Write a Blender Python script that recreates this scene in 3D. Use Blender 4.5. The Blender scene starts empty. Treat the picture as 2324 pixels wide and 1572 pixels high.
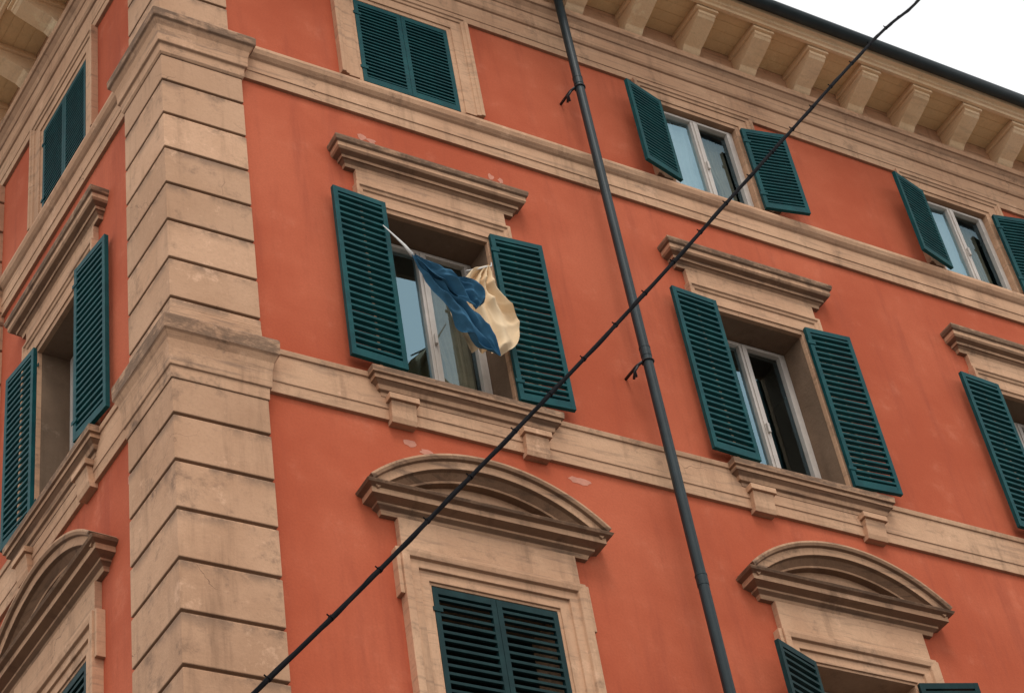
import bpy, bmesh, math, random
from mathutils import Matrix, Vector
from mathutils import noise as mn
random.seed(7)
scene=bpy.context.scene
col=scene.collection
LA=math.radians(3.6952)
dL=Vector((-math.sin(LA),math.cos(LA))); nL=Vector((-math.cos(LA),-math.sin(LA)))
WL=4.66   # width of the side facade
WM=18.0   # length of the main facade

# ------------------------------------------------------------ materials
def newmat(name):
    m=bpy.data.materials.new(name); m.use_nodes=True
    nt=m.node_tree; b=nt.nodes['Principled BSDF']
    return m,nt,b
def N(nt,t,**k):
    n=nt.nodes.new(t)
    for a,v in k.items(): setattr(n,a,v)
    return n
def pos(nt,scale=(1,1,1)):
    g=N(nt,'ShaderNodeNewGeometry'); mp=N(nt,'ShaderNodeMapping')
    mp.inputs['Scale'].default_value=scale
    nt.links.new(g.outputs['Position'],mp.inputs['Vector']); return mp.outputs[0]
def noise(nt,scale,detail=3,rough=.55,vec=None,dist=0):
    n=N(nt,'ShaderNodeTexNoise'); n.inputs['Scale'].default_value=scale
    n.inputs['Detail'].default_value=detail; n.inputs['Roughness'].default_value=rough
    n.inputs['Distortion'].default_value=dist
    nt.links.new(vec if vec else pos(nt),n.inputs['Vector']); return n.outputs[0]
def ramp(nt,val,a,b,va=0.,vb=1.):
    r=N(nt,'ShaderNodeMapRange'); r.interpolation_type='SMOOTHSTEP'
    r.inputs[1].default_value=a; r.inputs[2].default_value=b; r.inputs[3].default_value=va; r.inputs[4].default_value=vb
    nt.links.new(val,r.inputs[0]); return r.outputs[0]
def mathn(nt,op,a,b=0.):
    n=N(nt,'ShaderNodeMath',operation=op)
    for i,v in enumerate((a,b)):
        if isinstance(v,(int,float)): n.inputs[i].default_value=v
        else: nt.links.new(v,n.inputs[i])
    return n.outputs[0]
def mix(nt,fac,a,b,mode='MIX'):
    n=N(nt,'ShaderNodeMix',data_type='RGBA',blend_type=mode)
    for s,v in ((n.inputs[0],fac),(n.inputs[6],a),(n.inputs[7],b)):
        if isinstance(v,(int,float)): s.default_value=v
        elif isinstance(v,tuple): s.default_value=(*v,1)
        else: nt.links.new(v,s)
    return n.outputs[2]
def bump(nt,b,h,strength,dist=.01):
    n=N(nt,'ShaderNodeBump'); n.inputs['Strength'].default_value=strength; n.inputs['Distance'].default_value=dist
    nt.links.new(h,n.inputs['Height']); nt.links.new(n.outputs[0],b.inputs['Normal'])

def stucco():
    m,nt,b=newmat('red_stucco')
    big=noise(nt,.55,4,.6)
    c=mix(nt,ramp(nt,big,.35,.68),(.49,.102,.046),(.60,.150,.074))
    c=mix(nt,ramp(nt,noise(nt,1,4,.7,pos(nt,(3.2,3.2,.35))),.48,.78,0,.65),c,(.36,.080,.044))
    c=mix(nt,ramp(nt,noise(nt,2.2,6,.75),.54,.8,0,.5),c,(.70,.25,.15))
    fine=noise(nt,45,3,.65)
    c=mix(nt,ramp(nt,fine,.3,.75,0,.22),c,(.32,.07,.036))
    nt.links.new(c,b.inputs['Base Color']); b.inputs['Roughness'].default_value=.93
    b.inputs['Specular IOR Level'].default_value=.2
    bump(nt,b,mathn(nt,'ADD',mathn(nt,'MULTIPLY',fine,.5),noise(nt,5,3,.6)),.35,.01)
    return m
def stone(name,c1,c2,dirt=1.,under=.62,cracks=True,soot=(.13,.085,.06),band=.5,blocks=None,zones=()):
    m,nt,b=newmat(name)
    c=mix(nt,ramp(nt,noise(nt,.9,4,.62),.32,.7),c1,c2)
    g=N(nt,'ShaderNodeNewGeometry')
    sp=N(nt,'ShaderNodeSeparateXYZ'); nt.links.new(g.outputs['Position'],sp.inputs[0])
    if blocks:
        idx=mathn(nt,'FLOOR',mathn(nt,'DIVIDE',mathn(nt,'SUBTRACT',sp.outputs[2],blocks[0]),blocks[1]))
        wn=N(nt,'ShaderNodeTexWhiteNoise',noise_dimensions='1D'); nt.links.new(idx,wn.inputs['W'])
        c=mix(nt,mathn(nt,'MULTIPLY',wn.outputs[0],.40),c,tuple(v*.62 for v in c2))
        fr=mathn(nt,'FRACT',mathn(nt,'DIVIDE',mathn(nt,'SUBTRACT',sp.outputs[2],blocks[0]),blocks[1]))
        gm=mathn(nt,'MULTIPLY',ramp(nt,fr,.70,1.0,0,.8),ramp(nt,noise(nt,3.5,5,.7),.42,.60))
        c=mix(nt,gm,c,(.20,.13,.09))
    c=mix(nt,ramp(nt,noise(nt,1,4,.7,pos(nt,(5,5,.55))),.5,.8,0,min(1,.6*dirt)),c,tuple(v*.5 for v in c2))
    blot=noise(nt,3.1,6,.74)
    c=mix(nt,ramp(nt,blot,.54-.05*(dirt-1),.80,0,min(1,.75*dirt)),c,soot)
    if band:
        c=mix(nt,ramp(nt,noise(nt,1,4,.7,pos(nt,(1.3,1.3,16))),.50,.68,0,band),c,tuple(v*.9+.02 for v in soot))
    fine=noise(nt,40,4,.7)
    c=mix(nt,ramp(nt,fine,.4,.85,0,.3),c,tuple(v*.5 for v in c1))
    c=mix(nt,ramp(nt,noise(nt,1.7,6,.78),.58,.68,0,.45),c,tuple(min(1,v*1.25+.05) for v in c1))
    if zones:   # rain-splash grime along the top members of each moulding
        zn=ramp(nt,noise(nt,1,5,.75,pos(nt,(4,4,9))),.30,.56)
        for za,zb in zones:
            t=mathn(nt,'MULTIPLY',ramp(nt,sp.outputs[2],za,za+.03),ramp(nt,sp.outputs[2],zb,zb+.02,1,0))
            c=mix(nt,mathn(nt,'MULTIPLY',mathn(nt,'MULTIPLY',t,zn),.72),c,(.115,.075,.052))
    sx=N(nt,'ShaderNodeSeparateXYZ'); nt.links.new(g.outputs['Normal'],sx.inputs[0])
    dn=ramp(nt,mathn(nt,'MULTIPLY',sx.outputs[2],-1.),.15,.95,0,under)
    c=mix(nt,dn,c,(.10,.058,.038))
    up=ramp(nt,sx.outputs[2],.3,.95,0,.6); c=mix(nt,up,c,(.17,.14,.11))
    h=mathn(nt,'ADD',mathn(nt,'MULTIPLY',fine,.4),noise(nt,7,4,.65))
    if cracks:
        v=N(nt,'ShaderNodeTexVoronoi',feature='DISTANCE_TO_EDGE'); v.inputs['Scale'].default_value=.9
        mpv=pos(nt); nv=N(nt,'ShaderNodeTexNoise'); nv.inputs['Scale'].default_value=3; nv.inputs['Detail'].default_value=4
        nt.links.new(mpv,nv.inputs['Vector'])
        va=N(nt,'ShaderNodeVectorMath',operation='MULTIPLY_ADD'); va.inputs[1].default_value=(.4,.4,.4)
        nt.links.new(nv.outputs['Color'],va.inputs[0]); nt.links.new(mpv,va.inputs[2]); nt.links.new(va.outputs[0],v.inputs['Vector'])
        cr=ramp(nt,v.outputs['Distance'],.0006,.0038,1,0)
        cr=mathn(nt,'MULTIPLY',cr,ramp(nt,noise(nt,1.1,3,.5),.56,.63))
        c=mix(nt,mathn(nt,'MULTIPLY',cr,.45),c,(.10,.06,.045))
        h=mathn(nt,'SUBTRACT',h,mathn(nt,'MULTIPLY',cr,.6))
    nt.links.new(c,b.inputs['Base Color']); b.inputs['Roughness'].default_value=.9
    b.inputs['Specular IOR Level'].default_value=.2
    bump(nt,b,h,.5,.014)
    return m
def paint(name,c1,c2,rough=.5,sc=6,spec=.14):
    m,nt,b=newmat(name)
    c=mix(nt,ramp(nt,noise(nt,sc,4,.65),.35,.7),c1,c2)
    c=mix(nt,ramp(nt,noise(nt,1,4,.7,pos(nt,(14,14,1.5))),.55,.8,0,.4),c,tuple(v*.5 for v in c1))
    nt.links.new(c,b.inputs['Base Color']); b.inputs['Specular IOR Level'].default_value=spec
    b.inputs['Roughness'].default_value=rough
    return m
def plain(name,c,rough=.8,var=.25,sc=8,metal=0,bs=.2,spec=.5):
    m,nt,b=newmat(name)
    cc=mix(nt,ramp(nt,noise(nt,sc,3,.6),.3,.75),c,tuple(v*(1-var) for v in c))
    nt.links.new(cc,b.inputs['Base Color']); b.inputs['Roughness'].default_value=rough; b.inputs['Metallic'].default_value=metal
    b.inputs['Specular IOR Level'].default_value=spec
    bump(nt,b,noise(nt,sc*8,3,.6),bs,.005)
    return m
def glassmat(name,fac,tint):
    m,nt,b=newmat(name); nt.nodes.remove(b)
    g=N(nt,'ShaderNodeBsdfGlossy'); g.inputs['Roughness'].default_value=.015; g.inputs['Color'].default_value=(*tint,1)
    bp=N(nt,'ShaderNodeBump'); bp.inputs['Strength'].default_value=.05; bp.inputs['Distance'].default_value=.02
    nt.links.new(noise(nt,1.7,2,.4),bp.inputs['Height']); nt.links.new(bp.outputs[0],g.inputs['Normal'])
    t=N(nt,'ShaderNodeBsdfTransparent'); t.inputs['Color'].default_value=(.8,.85,.85,1)
    mx=N(nt,'ShaderNodeMixShader'); mx.inputs[0].default_value=fac
    nt.links.new(t.outputs[0],mx.inputs[1]); nt.links.new(g.outputs[0],mx.inputs[2])
    nt.links.new(mx.outputs[0],nt.nodes['Material Output'].inputs[0]); return m
M_RED=stucco()
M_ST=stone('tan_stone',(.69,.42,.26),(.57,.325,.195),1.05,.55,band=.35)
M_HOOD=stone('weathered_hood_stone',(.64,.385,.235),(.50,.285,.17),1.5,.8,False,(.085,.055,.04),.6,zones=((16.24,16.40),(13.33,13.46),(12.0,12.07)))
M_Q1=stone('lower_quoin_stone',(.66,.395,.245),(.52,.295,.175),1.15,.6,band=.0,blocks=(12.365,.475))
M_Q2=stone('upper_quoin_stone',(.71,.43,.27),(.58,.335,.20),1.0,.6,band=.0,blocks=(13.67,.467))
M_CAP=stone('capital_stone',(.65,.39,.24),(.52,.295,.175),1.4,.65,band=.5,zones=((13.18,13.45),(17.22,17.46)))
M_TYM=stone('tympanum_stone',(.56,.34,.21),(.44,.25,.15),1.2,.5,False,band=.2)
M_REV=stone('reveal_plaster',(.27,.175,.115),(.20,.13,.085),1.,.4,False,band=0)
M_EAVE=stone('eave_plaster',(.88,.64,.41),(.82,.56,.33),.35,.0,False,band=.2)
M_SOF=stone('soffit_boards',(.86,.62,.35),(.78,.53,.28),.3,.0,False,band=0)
M_GR=paint('teal_paint',(.004,.058,.065),(.007,.082,.087))
M_GRD=paint('dark_green_paint',(.008,.030,.032),(.013,.044,.045),.55)
M_PIPE=plain('pipe_paint',(.018,.032,.037),.45,.35,5,spec=.3)
M_IRON=plain('iron',(.02,.02,.022),.6,.3,20)
M_FR=plain('frame_white',(.62,.55,.49),.45,.15,6)
M_GLASS=glassmat('window_glass',.36,(.50,.76,.88))
M_GLASS2=glassmat('window_glass_dim_reflection',.16,(.55,.78,.88))  # right-hand panes: reduced gloss stands in for a dark building's reflection
M_CUR=plain('curtain_cloth',(.46,.51,.50),.9,.2,4)
M_CUR2=plain('beige_curtain_cloth',(.36,.29,.19),.9,.3,4)
M_DARK=plain('interior_dark',(.16,.14,.12),.9,.2,2)
M_CAB=plain('cable_rubber',(.006,.006,.008),.8,.3,20,spec=.1)
M_BLUE=plain('blue_cloth',(.045,.150,.255),.85,.4,5,bs=.3,spec=.2)
M_CREAM=plain('cream_cloth',(.84,.63,.40),.85,.12,5,bs=.3,spec=.2)
M_CORD=plain('white_cord',(.7,.68,.65),.8,.15,20)
M_PATCH=plain('fresh_plaster',(.66,.28,.19),.95,.2,9)
M_ROAD=plain('stone_paving_road',(.19,.18,.165),.9,.35,3)
M_PAVE=plain('paving',(.28,.26,.23),.9,.3,3)
M_ROOF=plain('terracotta_roof',(.30,.13,.07),.9,.4,5)

# ------------------------------------------------------------ mesh builder
class B:
    def __init__(s): s.v=[]; s.f=[]
    def ngon(s,pts):
        i=len(s.v); s.v+= [tuple(p) for p in pts]; s.f.append(tuple(range(i,i+len(pts))))
    def box(s,x0,x1,y0,y1,z0,z1,M=None):
        i=len(s.v)
        P=[Vector((x,y,z)) for z in (z0,z1) for y in (y0,y1) for x in (x0,x1)]
        if M: P=[M@p for p in P]
        s.v+=[tuple(p) for p in P]
        s.f+=[tuple(i+k for k in q) for q in ((0,2,3,1),(4,5,7,6),(0,1,5,4),(2,6,7,3),(0,4,6,2),(1,3,7,5))]
    def prism(s,poly,x0,x1,M=None):   # poly of (y,z), extruded in x
        i=len(s.v);n=len(poly)
        P=[Vector((x0,y,z)) for y,z in poly]+[Vector((x1,y,z)) for y,z in poly]
        if M: P=[M@p for p in P]
        s.v+=[tuple(p) for p in P]
        for k in range(n): s.f.append((i+k,i+(k+1)%n,i+n+(k+1)%n,i+n+k))
        s.f.append(tuple(i+k for k in range(n))[::-1]); s.f.append(tuple(i+n+k for k in range(n)))
    def sweep(s,path,prof,mp,cap=True):
        path=[Vector(p) for p in path]; n=len(path)
        ds=[(path[j+1]-path[j]).normalized() for j in range(n-1)]
        nr=[Vector((d.y,-d.x)) for d in ds]; base=len(s.v); K=len(prof)
        for j in range(n):
            a=nr[max(j-1,0)]; b=nr[min(j,n-2)]
            m=(a+b)/(1+a.dot(b))
            for off,h in prof:
                q=path[j]+m*off; s.v.append(tuple(mp(q.x,q.y,h)))
        for j in range(n-1):
            for k in range(K-1):
                s.f.append((base+j*K+k,base+(j+1)*K+k,base+(j+1)*K+k+1,base+j*K+k+1))
        if cap:
            s.f.append(tuple(base+k for k in range(K))[::-1]); s.f.append(tuple(base+(n-1)*K+k for k in range(K)))
    def tube(s,pts,r,seg=10,cap=True):
        pts=[Vector(p) for p in pts]; n=len(pts); base=len(s.v)
        for j,p in enumerate(pts):
            d=(pts[min(j+1,n-1)]-pts[max(j-1,0)]).normalized()
            a=d.cross(Vector((.31,.2,.93)) if abs(d.z)<.95 else Vector((1,0,0))).normalized(); b=d.cross(a)
            rr=r[j] if isinstance(r,(list,tuple)) else r
            for k in range(seg):
                t=2*math.pi*k/seg; s.v.append(tuple(p+a*math.cos(t)*rr+b*math.sin(t)*rr))
        for j in range(n-1):
            for k in range(seg):
                s.f.append((base+j*seg+k,base+j*seg+(k+1)%seg,base+(j+1)*seg+(k+1)%seg,base+(j+1)*seg+k))
        if cap:
            s.f.append(tuple(base+k for k in range(seg))[::-1]); s.f.append(tuple(base+(n-1)*seg+k for k in range(seg)))
    def mesh(s,name,mat,smooth=False,weld=False):
        me=bpy.data.meshes.new(name); me.from_pydata(s.v,[],s.f); 
        bm=bmesh.new(); bm.from_mesh(me)
        if weld: bmesh.ops.remove_doubles(bm,verts=bm.verts,dist=1e-5)
        bmesh.ops.recalc_face_normals(bm,faces=bm.faces); bm.to_mesh(me); bm.free()
        if smooth:
            for p in me.polygons: p.use_smooth=True
        me.materials.append(mat); return me
H=lambda x,y,h:(x,y,h)            # horizontal plan path, profile height = z
Fc=lambda x,z,h:(x,-h,z)          # path in the facade plane, profile height = projection
def obj(name,data,parent=None,M=None,bev=0,label=None,cat=None,group=None,kind=None):
    o=bpy.data.objects.new(name,data); col.objects.link(o)
    if parent: o.parent=parent
    if M is not None: o.matrix_local=M
    if bev:
        md=o.modifiers.new('Bevel','BEVEL'); md.width=bev; md.segments=2; md.limit_method='ANGLE'; md.angle_limit=math.radians(35)
    if label: o['label']=label
    if cat: o['category']=cat
    if group: o['group']=group
    if kind: o['kind']=kind
    return o

bld=obj('apartment_building',None,label='red-orange stuccoed palazzo with tan stone quoins and green shutters',cat='building')

# ------------------------------------------------------------ window meshes
CM,DX=2.68,3.765
WIN={'T':dict(hw=.555,z0=17.50,z1=18.84),'M':dict(hw=.565,z0=13.46,z1=15.58),'P':dict(hw=.585,z0=9.02,z1=11.24)}
def m_surround(k):
    w=WIN[k]; b=B(); hw,z0,z1=w['hw'],w['z0'],w['z1']
    path=[(hw,z0),(hw,z1),(-hw,z1),(-hw,z0)]
    if k=='T': pr=[(0,-.16),(0,.02),(.05,.025),(.05,.04),(.17,.04),(.175,.055),(.21,.06),(.22,.075),(.26,.075),(.26,-.02)]
    elif k=='M': pr=[(0,-.02),(0,.03),(.05,.035),(.05,.05),(.19,.05),(.2,.065),(.23,.07),(.24,.085),(.27,.085),(.27,-.02)]
    else: pr=[(0,-.42),(0,.02),(.025,.02),(.025,.038),(.115,.038),(.12,.062),(.195,.062),(.205,.09),(.25,.10),(.28,.10),(.28,-.02)]
    b.sweep(path,pr,Fc)
    if k=='T': b.box(-hw-.03,hw+.03,-.01,.28,z0-.06,z0-.03)
    if k=='M':
        b.box(-hw-.245,hw+.245,-.055,.02,z1+.272,z1+.47)
        b.box(-hw-.03,hw+.03,-.01,.44,z0-.07,z0)  # inner sill
    if k=='P':
        b.box(-hw-.255,hw+.255,-.065,.02,z1+.282,z1+.60)
        b.box(hw+.2815,hw+.32,-.08,.02,z1-.18,z1+.281); b.box(-hw-.32,-hw-.2815,-.08,.02,z1-.18,z1+.281)
        b.box(-hw-.3,hw+.3,-.14,.2,z0-.12,z0)
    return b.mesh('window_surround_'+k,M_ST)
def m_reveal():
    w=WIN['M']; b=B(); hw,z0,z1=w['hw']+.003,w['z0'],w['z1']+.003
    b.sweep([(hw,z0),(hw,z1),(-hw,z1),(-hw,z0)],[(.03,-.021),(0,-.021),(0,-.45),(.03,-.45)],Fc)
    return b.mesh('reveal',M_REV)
PW,PZ=.935,11.842
PR_=1.67; PZC=PZ+.69-PR_; PRI=PR_-.20
def m_hood(k):
    b=B()
    if k=='M':
        w=.865; zb=15.58+.472
        pr=[(.0,0),(.05,.0),(.055,.04),(.085,.07),(.10,.07),(.10,.105),(.15,.125),(.165,.15),(.165,.20),(.185,.215),(.195,.25),(.195,.275),(0,.31)]
        b.sweep([(-w,.03),(-w,0),(w,0),(w,.03)],[(o,zb+z) for o,z in pr],H)
        return b.mesh('flat_hood',M_HOOD)
    pr=[(0,0),(.045,0),(.06,.04),(.10,.065),(.10,.085),(.18,.105),(.18,.16),(.225,.175),(.24,.20),(0,.215)]
    b.sweep([(-PW,.03),(-PW,0),(PW,0),(PW,.03)],[(o,PZ+z) for o,z in pr],H)
    th=math.radians(43.6)
    path=[(PRI*math.sin(t),PZC+PRI*math.cos(t)) for t in [th-2*th*i/40 for i in range(41)]]
    pr=[(0,.02),(0,.10),(.02,.105),(.07,.16),(.075,.20),(.15,.205),(.155,.235),(.18,.25),(.20,.25),(.20,-.02)]
    b.sweep(path,pr,Fc)
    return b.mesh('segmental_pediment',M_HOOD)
def m_tymp():
    b=B()
    def lens(r,p,zbase):
        pts=[]; a=math.acos((zbase-PZC)/r)
        for i in range(25):
            t=a-2*a*i/24; pts.append((r*math.sin(t),-p,PZC+r*math.cos(t)))
        b.ngon(pts)
    lens(PRI+.02,.025,PZ+.2)
    r2=PRI-.11; a=math.acos((PZ+.24-PZC)/r2)
    path=[(r2*math.sin(t),PZC+r2*math.cos(t)) for t in [a-2*a*i/24 for i in range(25)]]
    b.sweep(path,[(0,.02),(0,.045),(.035,.05),(.04,.02)],Fc)
    return b.mesh('tympanum',M_TYM)
def m_sill():
    b=B(); w=.79
    pr=[(0,13.155),(.055,13.155),(.06,13.195),(.085,13.21),(.095,13.255),(.13,13.285),(.14,13.285),(.14,13.325),(.165,13.335),(.17,13.40),(.155,13.415),(0,13.445)]
    b.sweep([(-w,.03),(-w,0),(w,0),(w,.03)],pr,H)
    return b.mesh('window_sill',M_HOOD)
def m_corbel():
    b=B()
    b.box(-.145,.145,-.135,.0,13.09,13.154); 
    b.prism([(0,12.87),(-.075,12.87),(-.09,12.92),(-.095,13.0),(-.11,13.089),(0,13.089)],-.12,.12)
    return b.mesh('sill_corbel',M_ST)
def m_shutter(w,h,pitch,mat,key,flip):
    """hinge on x=0, leaf runs to +x, front face at -y"""
    b=B(); st=.048; t=.022
    b.box(0,st,-t,t,0,h); b.box(w-st,w,-t,t,0,h)
    b.box(st,w-st,-t+.001,t-.001,0,.085); b.box(st,w-st,-t+.001,t-.001,h-.062,h)
    n=int((h-.15)/pitch); z=.085
    pitch=(h-.147)/n
    sg=1 if flip else -1
    d=.0205; rise=.004*sg; th=pitch*.34
    for i in range(n):
        zc=z+(i+.5)*pitch+random.uniform(-.002,.002)
        b.prism([(-d,zc-rise-th/2),(d,zc+rise-th/2),(d,zc+rise+th/2),(-d,zc-rise+th/2)],st-.004,w-st+.004)
    for zz in (.22,h-.22): b.box(-.02,.07,-t-.008,-t-.001,zz-.02,zz+.02)
    return b.mesh('shutter_'+key,mat)
def m_casement(hw,z0,z1,y,key):
    b=B(); f=.045; yy0,yy1=y-.03,y+.03
    b.box(-hw,-hw+f,yy0,yy1,z0,z1); b.box(hw-f,hw,yy0,yy1,z0,z1)
    b.box(-hw+f,hw-f,yy0,yy1,z1-f,z1); b.box(-hw+f,hw-f,yy0,yy1,z0,z0+f)
    c=.034
    for s in (-1,1):
        xa,xb=(-hw+f+.004,-.004) if s<0 else (.004,hw-f-.004)
        ya,yb=yy0-.018,yy1-.02
        b.box(xa,xa+c+.012,ya,yb,z0+f*.6,z1-f*.6); b.box(xb-c-.012,xb,ya,yb,z0+f*.6,z1-f*.6)
        b.box(xa+c+.012,xb-c-.012,ya,yb,z0+f*.6,z0+f*.6+c+.02); b.box(xa+c+.012,xb-c-.012,ya,yb,z1-f*.6-c,z1-f*.6)
    b.box(-.018,.018,yy0-.03,yy0-.019,z0+.05,z1-.05)
    b.box(-.008,.02,yy0-.06,yy0-.031,(z0+z1)/2-.2,(z0+z1)/2-.08)
    return b.mesh('casement_'+key,M_FR)
def m_pane(hw,z0,z1,y,s):
    b=B(); a,c=(-hw+.05,-.02) if s<0 else (.02,hw-.05)
    tilt=.006*s
    b.ngon([(a,y-tilt,z0+.05),(c,y+tilt,z0+.05),(c,y+tilt+.004,z1-.05),(a,y-tilt+.004,z1-.05)])
    return b.mesh('pane',M_GLASS if s<0 else M_GLASS2)
def m_curtain(hw,z0,z1,y,frac,seed,mat):
    b=B(); rnd=random.Random(seed); n=60
    x0,x1=(-hw,-hw+2*hw*frac) if frac>0 else (hw+2*hw*frac,hw)
    base=len(b.v); ph=rnd.random()*6
    rows=14
    for r in range(rows+1):
        v=r/rows; z=z0+(z1-z0)*v
        pull=.30*math.exp(-((v-.35)/.22)**2) if frac<0 else .1*math.exp(-((v-.4)/.25)**2)
        for i in range(n+1):
            t=i/n
            tt=(1-(1-t)*(1-pull)) if frac<0 else t*(1-pull)
            x=x0+(x1-x0)*(tt+.02*math.sin(z*2+ph)) 
            b.v.append((x,y+.016*math.sin(t*24+ph+.5*math.sin(z*1.3))+.008*math.sin(t*53+z),z))
    for r in range(rows):
        for i in range(n):
            q=base+r*(n+1)+i; b.f.append((q,q+1,q+n+2,q+n+1))
    return b.mesh('curtain',mat,True)
cache={}
def C(key,fn,*a):
    if key not in cache: cache[key]=fn(*a)
    return cache[key]
def hingeM(side,hw,angle,z,p):
    a=math.radians(angle)
    if side<0: return Matrix.Translation((-hw,-p,z))@Matrix.Rotation(-a,4,'Z')
    return Matrix.Translation((hw,-p,z))@Matrix.Rotation(a,4,'Z')@Matrix.Rotation(math.pi,4,'Z')
def mirrored_leaf(w,h,pitch,mat,key,flip,side):
    return C((key,flip,side),m_shutter,w,h,pitch,mat,key,flip if side<0 else not flip)
def window(k,loc,rot,openL=0,openR=0,mat=None,curt=0,seed=1,hp=None,curt2=0):
    w=WIN[k]; hw,z0,z1=w['hw'],w['z0'],w['z1']
    M=Matrix.Translation(loc)@Matrix.Rotation(rot,4,'Z')
    o=obj('window',C('s'+k,m_surround,k),bld,M,.005)
    if k!='T': 
        hd=obj('window_hood' if k=='M' else 'pediment',C('h'+k,m_hood,k),o,None,.004)
    if k=='P': obj('tympanum',C('ty',m_tymp),o)
    if k=='M':
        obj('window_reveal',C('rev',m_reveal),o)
        obj('sill',C('sill',m_sill),o,None,.005)
        for s in (-.66,.66): obj('corbel',C('corb',m_corbel),o,Matrix.Translation((s,0,0)),.005)
    mat=mat or M_GR
    h=(z1-z0)-.02 if k!='M' else 2.13
    lw=hw-.004
    pitch={'T':.052,'M':.078,'P':.078}[k]
    zz=z0+.01 if k!='M' else 13.50
    if k=='T' and openL: zz-=.075
    for s,a in ((-1,openL),(1,openR)):
        p={'T':(.0 if a==0 else .10),'M':.085,'P':(.0 if a==0 else .06)}[k]
        if hp and a: p=hp[0 if s<0 else 1]
        me=mirrored_leaf(lw,h,pitch,mat,k+mat.name,True,s)
        sh=obj('shutter',me,o,hingeM(s,hw-.002,a,zz,p),.0015)
        if a>0: sh['label']='open louvred shutter'
    if openL>0:
        y={'T':.085,'M':.34,'P':.34}[k]
        obj('casement',C('c'+k,m_casement,hw-.002,z0+.002,z1-.002,y,k),o,None,.003)
        for s in (-1,1): obj('glass_pane',C('p%s%d'%(k,s),m_pane,hw,z0,z1,y,s),o)
        if curt: obj('curtain',C(('cu',k,curt,seed),m_curtain,hw-.02,z0,z1,y+.10,curt,seed,M_CUR),o)
        if curt2: obj('curtain',C(('cu2',k,curt2,seed),m_curtain,hw-.02,z0,z1,y+.18,curt2,seed+50,M_CUR2),o)
    return o
# main facade
for i in range(4):
    xc=CM+DX*i
    if i==0: window('T',(xc,0,0),0,0,0)
    else: window('T',(xc,0,0),0,166,169,curt=(.62,.66,1)[i-1],seed=i,curt2=-.3)
    window('M',(xc,0,0),0,177,176,curt=(.30,.42,.6,.4)[i],seed=10+i,curt2=(-.42,0,0,-.3)[i])
    if i==0: window('P',(xc,0,0),0,0,0,M_GRD)
    else: window('P',(xc,0,0),0,160,163,M_GRD,curt=0,seed=20+i)
rotL=math.atan2(-math.cos(LA),math.sin(LA))
def Lp(u): return (dL.x*u,dL.y*u,0)
UC=2.33
window('T',Lp(UC),rotL,0,0)
window('M',Lp(UC),rotL,174,186,curt=.3,seed=31,hp=(.05,.12))
window('P',Lp(UC),rotL,0,0,M_GRD)

# ------------------------------------------------------------ walls with openings
def wallsheet(u0,u1,z0,z1,holes,mp,b,y=0.0):
    us=sorted({u0,u1,*[h[0] for h in holes],*[h[1] for h in holes]})
    zs=sorted({z0,z1,*[h[2] for h in holes],*[h[3] for h in holes]})
    for a,c in zip(us,us[1:]):
        for d,e in zip(zs,zs[1:]):
            um,zm=(a+c)/2,(d+e)/2
            if any(h[0]<um<h[1] and h[2]<zm<h[3] for h in holes): continue
            b.ngon([mp(a,y,d),mp(c,y,d),mp(c,y,e),mp(a,y,e)])
def holes(cs):
    return [(c-WIN[k]['hw']-.03,c+WIN[k]['hw']+.03,WIN[k]['z0']-.0,WIN[k]['z1']+.03) for c in cs for k in 'TMP']
ZT=20.25
b=B()
wallsheet(0,WM,0,ZT,holes([CM+DX*i for i in range(4)]),lambda u,y,z:(u,y,z),b)
wallsheet(0,WL,0,ZT,holes([UC]),lambda u,y,z:(dL.x*u,dL.y*u,z),b)
cb=dL*WL
b.ngon([(cb.x,cb.y,0),(WM,cb.y+2,0),(WM,cb.y+2,ZT),(cb.x,cb.y,ZT)])
b.ngon([(WM,0,0),(WM,cb.y+2,0),(WM,cb.y+2,ZT),(WM,0,ZT)])
obj('wall',b.mesh('wall',M_RED,weld=True),bld)
b=B()
for z in (8.6,12.6,16.6,20.17): b.box(.06,WM-.05,.06,5.0,z,z+.07)
b.box(.5,WM-.2,3.2,3.4,0.1,20.1)
for x in (4.55,8.3,12.1): b.box(x,x+.12,.3,3.2,.1,20.0)
obj('interior_partition',b.mesh('interior',M_DARK),bld)

# ------------------------------------------------------------ quoins
def quoin(b,path,z0,z1,p,first,step,gr=.035):
    prof=[(-.01,z0),(p,z0)]
    z=first
    while z<z1-.02:
        if z>z0+.03: prof+=[(p,z-.014),(p-gr,z-.008),(p-gr,z+.014),(p,z+.020)]
        z+=step
    prof+=[(p,z1),(-.01,z1)]
    b.sweep(path,prof,H)
def cornerpath(w):
    a=dL*w
    return [(a.x-nL.x*.05,a.y-nL.y*.05),(a.x,a.y),(0,0),(w,0),(w,.05)]
def farpath(w):
    a=dL*(WL-w); c=dL*WL; d=Vector((1,.5)).normalized()
    e=c+d*w
    return [(e.x,e.y),(c.x,c.y),(a.x,a.y),(a.x-nL.x*.05,a.y-nL.y*.05)]
capm=[(-.01,12.74),(.11,12.74),(.115,12.86),(.13,12.865),(.135,12.93),(.14,13.03),(.155,13.12),(.18,13.18),(.195,13.20),(.20,13.34),(.19,13.365),(.095,13.42),(.09,13.56),(.08,13.565),(-.01,13.565)]
capt=[(-.01,16.83),(.085,16.83),(.10,16.86),(.105,16.96),(.13,16.98),(.135,17.10),(.15,17.18),(.18,17.24),(.20,17.26),(.205,17.35),(.19,17.38),(.08,17.44),(-.01,17.45)]
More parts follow.
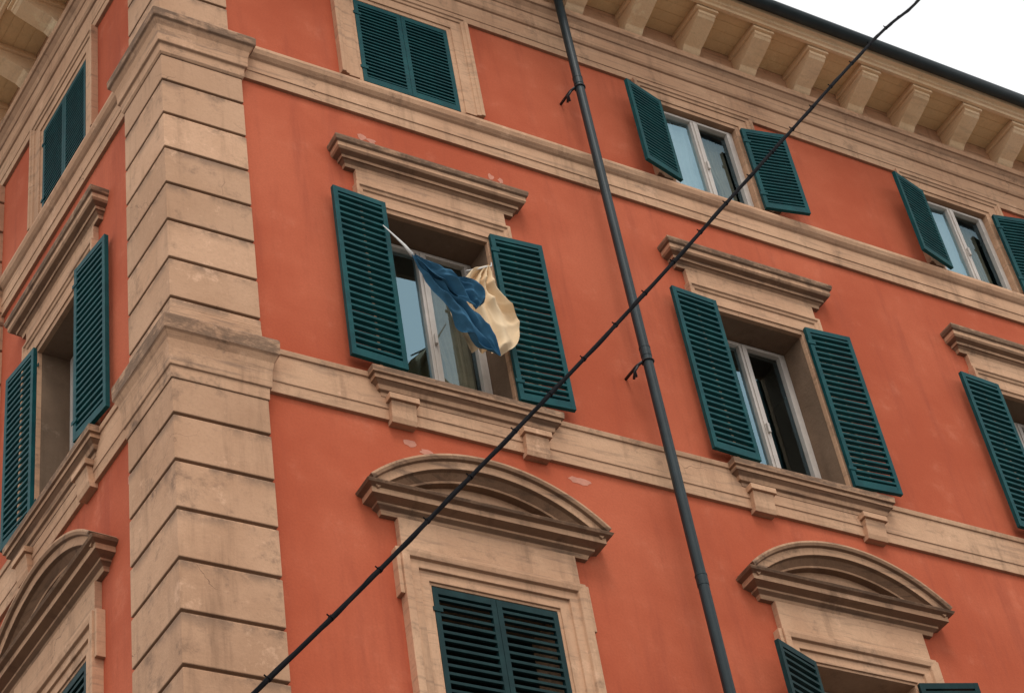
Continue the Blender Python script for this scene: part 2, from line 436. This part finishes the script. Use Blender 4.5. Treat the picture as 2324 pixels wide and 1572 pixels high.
for pf in (cornerpath,farpath):
    for w_,z0,z1,p,f0,stp,mt in ((.645,.6,12.74,.10,12.365-.475*24,.475,M_Q1),(.66,13.565,16.83,.08,13.67,.467,M_Q2),(.57,17.45,19.10,.07,17.873,.467,M_Q2)):
        q=B(); quoin(q,pf(w_),z0,z1,p,f0,stp)
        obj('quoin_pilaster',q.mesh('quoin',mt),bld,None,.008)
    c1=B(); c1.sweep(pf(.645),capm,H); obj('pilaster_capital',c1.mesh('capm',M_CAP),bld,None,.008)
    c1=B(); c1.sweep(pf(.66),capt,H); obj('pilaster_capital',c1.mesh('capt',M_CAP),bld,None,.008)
# ------------------------------------------------------------ string courses, cornice
low=[(-.01,12.92),(.035,12.92),(.04,13.03),(.05,13.035),(.05,13.335),(.065,13.34),(.075,13.39),(-.01,13.41)]
upp=[(-.01,16.94),(.035,16.94),(.04,17.05),(.05,17.055),(.05,17.23),(.07,17.25),(.095,17.29),(.11,17.34),(.105,17.385),(.09,17.40),(-.01,17.43)]
cor=[(-.01,19.085),(.035,19.085),(.04,19.17),(.05,19.175),(.05,19.40),(.07,19.41),(.085,19.44),(.085,19.60),(.10,19.61),(.12,19.66),(.155,19.71),(.175,19.72),(.185,19.76),(.185,19.80),(.10,19.83),(.10,20.16),(-.01,20.16)]
first=[(-.01,8.55),(.05,8.55),(.05,8.85),(.12,8.87),(.12,8.93),(-.01,8.95)]
plinth=[(-.01,0.0),(.13,0.0),(.13,.55),(.10,.598),(-.01,.598)]
for nm,pr in (('string_course',low),('string_course',upp),('string_course',first)):
    b=B(); q0=.70
    b.sweep([(q0,0),(WM,0)],pr,H)
    a,c=dL*(WL-q0),dL*q0
    b.sweep([(a.x,a.y),(c.x,c.y)],pr,H)
    obj(nm,b.mesh(nm,M_ST),bld,None,.004)
def fullpath():
    c=dL*WL; return [(c.x+6,c.y+3),(c.x,c.y),(0,0),(WM,0)]
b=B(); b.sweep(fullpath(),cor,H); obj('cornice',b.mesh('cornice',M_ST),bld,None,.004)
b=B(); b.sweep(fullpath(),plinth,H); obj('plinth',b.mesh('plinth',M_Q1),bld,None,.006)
b=B()
b.sweep(fullpath(),[(.10,20.162),(.24,20.162),(.24,20.168),(.25,20.168),(.25,20.162),(.38,20.162),(.38,20.168),(.39,20.168),(.39,20.162),(.52,20.162),(.52,20.168),(.53,20.168),(.53,20.162),(.68,20.162),(.68,20.22),(.10,20.22)],H)
obj('eave_soffit',b.mesh('soffit',M_SOF),bld)
b=B(); b.sweep(fullpath(),[(.66,20.11),(.70,20.11),(.71,20.14),(.74,20.15),(.74,20.19),(.79,20.205),(.80,20.25),(.66,20.252)],H)
obj('eave_fascia',b.mesh('fascia',M_EAVE),bld,None,.004)
gp=[(.875+.07*math.cos(t),20.265+.07*math.sin(t)) for t in [math.pi+math.pi*i/10 for i in range(11)]]
gp=gp+[(.95,20.285),(.93,20.275)]+[(.875+.055*math.cos(t),20.265+.055*math.sin(t)) for t in [2*math.pi-math.pi*i/10 for i in range(11)]]
b=B(); b.sweep(fullpath(),gp,H); 
obj('gutter',b.mesh('gutter',M_PIPE,True),bld)
b=B(); b.sweep(fullpath(),[(.84,20.275),(.84,20.30),(-2.0,21.2),(-2.0,21.15)],H); obj('roof',b.mesh('roof',M_ROOF),bld)
def m_mod():
    b=B()
    b.prism([(-.10,19.795),(-.16,19.80),(-.20,19.825),(-.24,19.86),(-.36,19.90),(-.50,19.955),(-.575,19.985),(-.60,20.01),(-.62,20.02),(-.62,20.065),(-.10,20.065)],-.12,.12)
    b.box(-.15,.15,-.655,-.10,20.067,20.106); b.box(-.135,.135,-.64,-.10,20.107,20.1615)
    return b.mesh('eave_bracket',M_EAVE)
mm=m_mod()
for i in range(22):
    x=.12+.8*i
    if x<WM: obj('eave_bracket',mm,bld,Matrix.Translation((x,0,0)),.005)
for i in range(5):
    u=.68+.8*i
    obj('eave_bracket',mm,bld,Matrix.Translation(Lp(u))@Matrix.Rotation(rotL,4,'Z'),.005)

def patch(x,z,w,h,seed,M=None):
    r=random.Random(seed); pts=[]
    for i in range(14):
        t=2*math.pi*i/14; k=.65+.5*r.random(); pts.append((x+w*k*math.cos(t),-.002,z+h*k*math.sin(t)))
    b=B(); b.ngon(pts); obj('plaster_patch',b.mesh('patch',M_PATCH),bld,M)
for i,(x,z,w,h) in enumerate([(2.02,16.63,.05,.05),(2.12,16.61,.06,.035),(3.46,16.63,.035,.05),(3.57,16.62,.035,.04),(2.10,12.74,.07,.05),(2.24,12.68,.07,.03),(3.78,12.78,.12,.045)]): patch(x,z,w,h,i)
ML=Matrix.Rotation(rotL,4,'Z')
patch(-.92,12.5,.04,.06,51,ML); patch(-.82,12.47,.035,.05,52,ML)

# ------------------------------------------------------------ drainpipe
PX,PY=4.655,-.27
b=B(); b.tube([(PX,PY,1.0),(PX,PY,20.1),(PX,PY-.3,20.22),(PX,PY-.55,20.27)],.050,20)
for z in (18.36,14.38,11.70,8.2,4.8):
    b.tube([(PX,PY,z-.07),(PX,PY,z-.065),(PX,PY,z+.045),(PX,PY,z+.05)],[.049,.0535,.0535,.049],20)
    b.tube([(PX,PY,z+.03),(PX,PY,z+.035),(PX,PY,z+.05),(PX,PY,z+.055)],[.049,.056,.056,.049],20)
dp=obj('drainpipe',b.mesh('drainpipe',M_PIPE,False),bld)
for z in (18.30,14.30,8.1):
    b=B()
    ring=[(PX+.056*math.cos(t),PY+.056*math.sin(t),z-.05) for t in [2*math.pi*i/16 for i in range(17)]]
    b.tube(ring,.009,6)
    b.tube([(PX-.05,PY+.01,z-.05),(PX-.08,PY+.08,z-.06),(PX-.09,.02,z-.07)],.016,6)
    b.tube([(PX-.07,PY+.06,z-.06),(PX-.11,PY+.09,z-.13),(PX-.09,PY+.15,z-.17)],.013,6)
    b.tube([(PX-.08,PY+.12,z-.06),(PX-.06,PY+.14,z-.14)],.012,6)
    obj('pipe_bracket',b.mesh('pipe_bracket',M_IRON,True),dp)

# ------------------------------------------------------------ cable
ctrl=[(10.7,22.6),(9.18,20.56),(8.14,19.35),(6.0,16.61),(3.61,13.53),(1.36,10.73),(-.23,8.82),(-3.6,4.9)]
def crp(P,f):
    return .5*((2*P[1])+(P[2]-P[0])*f+(2*P[0]-5*P[1]+4*P[2]-P[3])*f*f+(-P[0]+3*P[1]-3*P[2]+P[3])*f**3)
def cat(t):
    n=len(ctrl)-1; i=min(int(t*n),n-1); f=t*n-i
    q=crp([Vector(ctrl[max(min(j,n),0)]) for j in (i-1,i,i+1,i+2)],f)
    return Vector((q.x,-1.5,q.y))
pts=[cat(i/160) for i in range(161)]
b=B(); b.tube(pts,.0175,8)
tw=[]
for i,p in enumerate([cat(i/900) for i in range(100,901)]):
    a=i*.10; tw.append(p+Vector((.8*math.cos(a)*.014,math.sin(a)*.014,-.6*math.cos(a)*.014)))
b.tube(tw,.008,6)
cb_=obj('overhead_cable',b.mesh('cable',M_CAB,True),None,label='black twisted overhead cable with clips strung across the street',cat='cable')
L=0
for j in range(1,160):
    L+=(pts[j]-pts[j-1]).length
    if L>.62 and pts[j].x<8.4:
        L=0; d=(pts[j+1]-pts[j-1]).normalized()
        b=B(); b.tube([pts[j]-d*.012,pts[j]+d*.012],.0225,8); n=Vector((-.8,0,.6))
        b.tube([pts[j],pts[j]+n*.042],.006,6)
        obj('cable_clip',b.mesh('clip',M_CAB),cb_)

# ------------------------------------------------------------ flag
def panel(b,Le,Re,p,seed,amp,nf,lift=0.,cr=.5):
    """cloth panel between two edge curves given at the shutter plane, carried out to
    projection p; gathers run lengthwise"""
    fx=(p-.08)/11.32
    conv=lambda P:[Vector((x-fx*(x+4.93),z-fx*(z-1.6))) for x,z in P]
    Le,Re=conv(Le),conv(Re)
    def interp(P,t):
        n=len(P)-1; i=min(int(t*n),n-1); f=t*n-i
        return crp([P[max(min(j,n),0)] for j in (i-1,i,i+1,i+2)],f)
    nu,nv=100,110; base=len(b.v)
    for j in range(nv+1):
        t=j/nv; a,c=interp(Le,t),interp(Re,t); wd=(c-a).length; A=amp*min(1,wd/.24)
        for i in range(nu+1):
            s=i/nu; q=a.lerp(c,s)
            u=s*nf+.55*math.sin(t*2.9+seed)+.5*mn.noise(Vector((s*2.2,t*3,seed)))
            f1=1-abs(2*(u-math.floor(u))-1)
            f1=f1*f1*(3-2*f1)
            f2=mn.noise(Vector((s*4+t*3,t*5-s*2,seed+3)))
            rg=(1-abs(mn.noise(Vector((s*3.2-t*2.5,t*4.2+s*1.5,seed+9))))*2.6)
            y=-p-A*(f1*1.1+cr*f2+cr*.8*max(rg,0)-.6)-lift*math.sin(math.pi*t)*s
            b.v.append((q.x-2.7,y+.3,q.y-14))
    for j in range(nv):
        for i in range(nu):
            q=base+j*(nu+1)+i; b.f.append((q,q+1,q+nu+2,q+nu+1))
flag=obj('flag',None,label='blue and cream flag tied between two open shutters, blown sideways',cat='flag',M=Matrix.Translation((2.7,-.3,14)))
b=B()
panel(b,[(2.325,15.02),(2.43,14.81),(2.58,14.58),(2.72,14.36),(2.82,14.14),(2.93,14.02),(3.12,14.0)],
        [(2.38,15.04),(2.54,14.90),(2.68,14.74),(2.84,14.58),(2.98,14.42),(3.07,14.24),(3.13,14.02)],.34,2.,.085,2.4)
panel(b,[(2.36,15.03),(2.52,14.88),(2.66,14.75),(2.78,14.65),(2.88,14.57),(2.94,14.54)],
        [(2.39,15.06),(2.60,14.98),(2.79,14.90),(2.95,14.81),(3.06,14.70),(3.01,14.61)],.40,4.4,.075,1.7,.05)
obj('blue_cloth',b.mesh('blue_cloth',M_BLUE,True),flag)
b=B()
panel(b,[(3.165,15.195),(3.02,15.08),(2.87,14.90),(2.74,14.66),(2.69,14.45),(2.72,14.20),(2.80,13.98)],
        [(3.18,15.2),(3.19,15.05),(3.21,14.90),(3.30,14.72),(3.39,14.54),(3.34,14.24),(3.14,14.04)],.22,7.3,.07,3.2,0,.6)
obj('cream_cloth',b.mesh('cream_cloth',M_CREAM,True),flag)
for pp,rr in (([(2.05,-.12,15.28),(2.09,-.2,15.1),(2.13,-.31,14.86),(2.175,-.35,14.71)],[.005,.008,.013,.020]),
              ([(3.2,-.1,15.22),(3.12,-.2,15.05),(3.05,-.22,15.0),(2.90,-.25,14.88),(2.78,-.27,14.80)],[.005,.008,.010,.010,.008])):
    b=B(); b.tube(pp,rr,8)
    b.v=[(x-2.7,y+.3,z-14) for x,y,z in b.v]
    obj('cord',b.mesh('cord',M_CORD,True),flag)

# ------------------------------------------------------------ street
b=B(); b.box(-400,400,-400,400,-.6,-.12); obj('ground',b.mesh('ground',M_ROAD),kind='structure')
b=B(); b.sweep([(dL.x*WL+12,dL.y*WL+7),tuple(dL*WL),(0,0),(WM+3,0)],[(-.3,-.119),(1.6,-.119),(1.6,.0),(-.3,.004)],H); obj('pavement',b.mesh('pavement',M_PAVE),kind='structure')

# ------------------------------------------------------------ world, sun, camera
w=bpy.data.worlds.new('World'); scene.world=w; w.use_nodes=True; nt=w.node_tree
bg=nt.nodes['Background']
sky=N(nt,'ShaderNodeTexSky'); sky.sky_type='NISHITA'; sky.sun_disc=False
SE,SR=math.radians(60),math.radians(198)
sky.sun_elevation=SE; sky.sun_rotation=SR
hs=N(nt,'ShaderNodeHueSaturation'); hs.inputs['Saturation'].default_value=.15
nt.links.new(sky.outputs[0],hs.inputs['Color'])
mx=N(nt,'ShaderNodeMix',data_type='RGBA'); mx.inputs[0].default_value=.88; mx.inputs[7].default_value=(11.3,11.3,11.4,1)
nt.links.new(hs.outputs[0],mx.inputs[6]); nt.links.new(mx.outputs[2],bg.inputs['Color']); bg.inputs['Strength'].default_value=.1
sl=bpy.data.lights.new('sun','SUN'); sl.energy=1.4; sl.angle=math.radians(20); sl.color=(1,.95,.88)
so=bpy.data.objects.new('sun',sl); col.objects.link(so)
d=Vector((math.sin(SR)*math.cos(SE),math.cos(SR)*math.cos(SE),math.sin(SE)))
so.rotation_euler=d.to_track_quat('Z','Y').to_euler(); so.location=(0,-20,40)
a,bp_,c=math.radians(35.9195),math.radians(41.9694),math.radians(-10.7354)
F=Vector((math.sin(a)*math.cos(bp_),math.cos(a)*math.cos(bp_),math.sin(bp_))); Rt=Vector((math.cos(a),-math.sin(a),0)); U=Rt.cross(F)
R2=Rt*math.cos(c)+U*math.sin(c); U2=-Rt*math.sin(c)+U*math.cos(c)
cam=bpy.data.cameras.new('camera'); co=bpy.data.objects.new('camera',cam); col.objects.link(co)
Mx=Matrix((R2,U2,-F)).transposed().to_4x4(); Mx.translation=(-4.92987,-11.4,1.6); co.matrix_world=Mx
cam.sensor_width=36; cam.lens=4649.9/2324*36; cam.clip_end=2000
scene.camera=co
scene.view_settings.view_transform='Standard'; scene.view_settings.look='None'; scene.view_settings.exposure=0
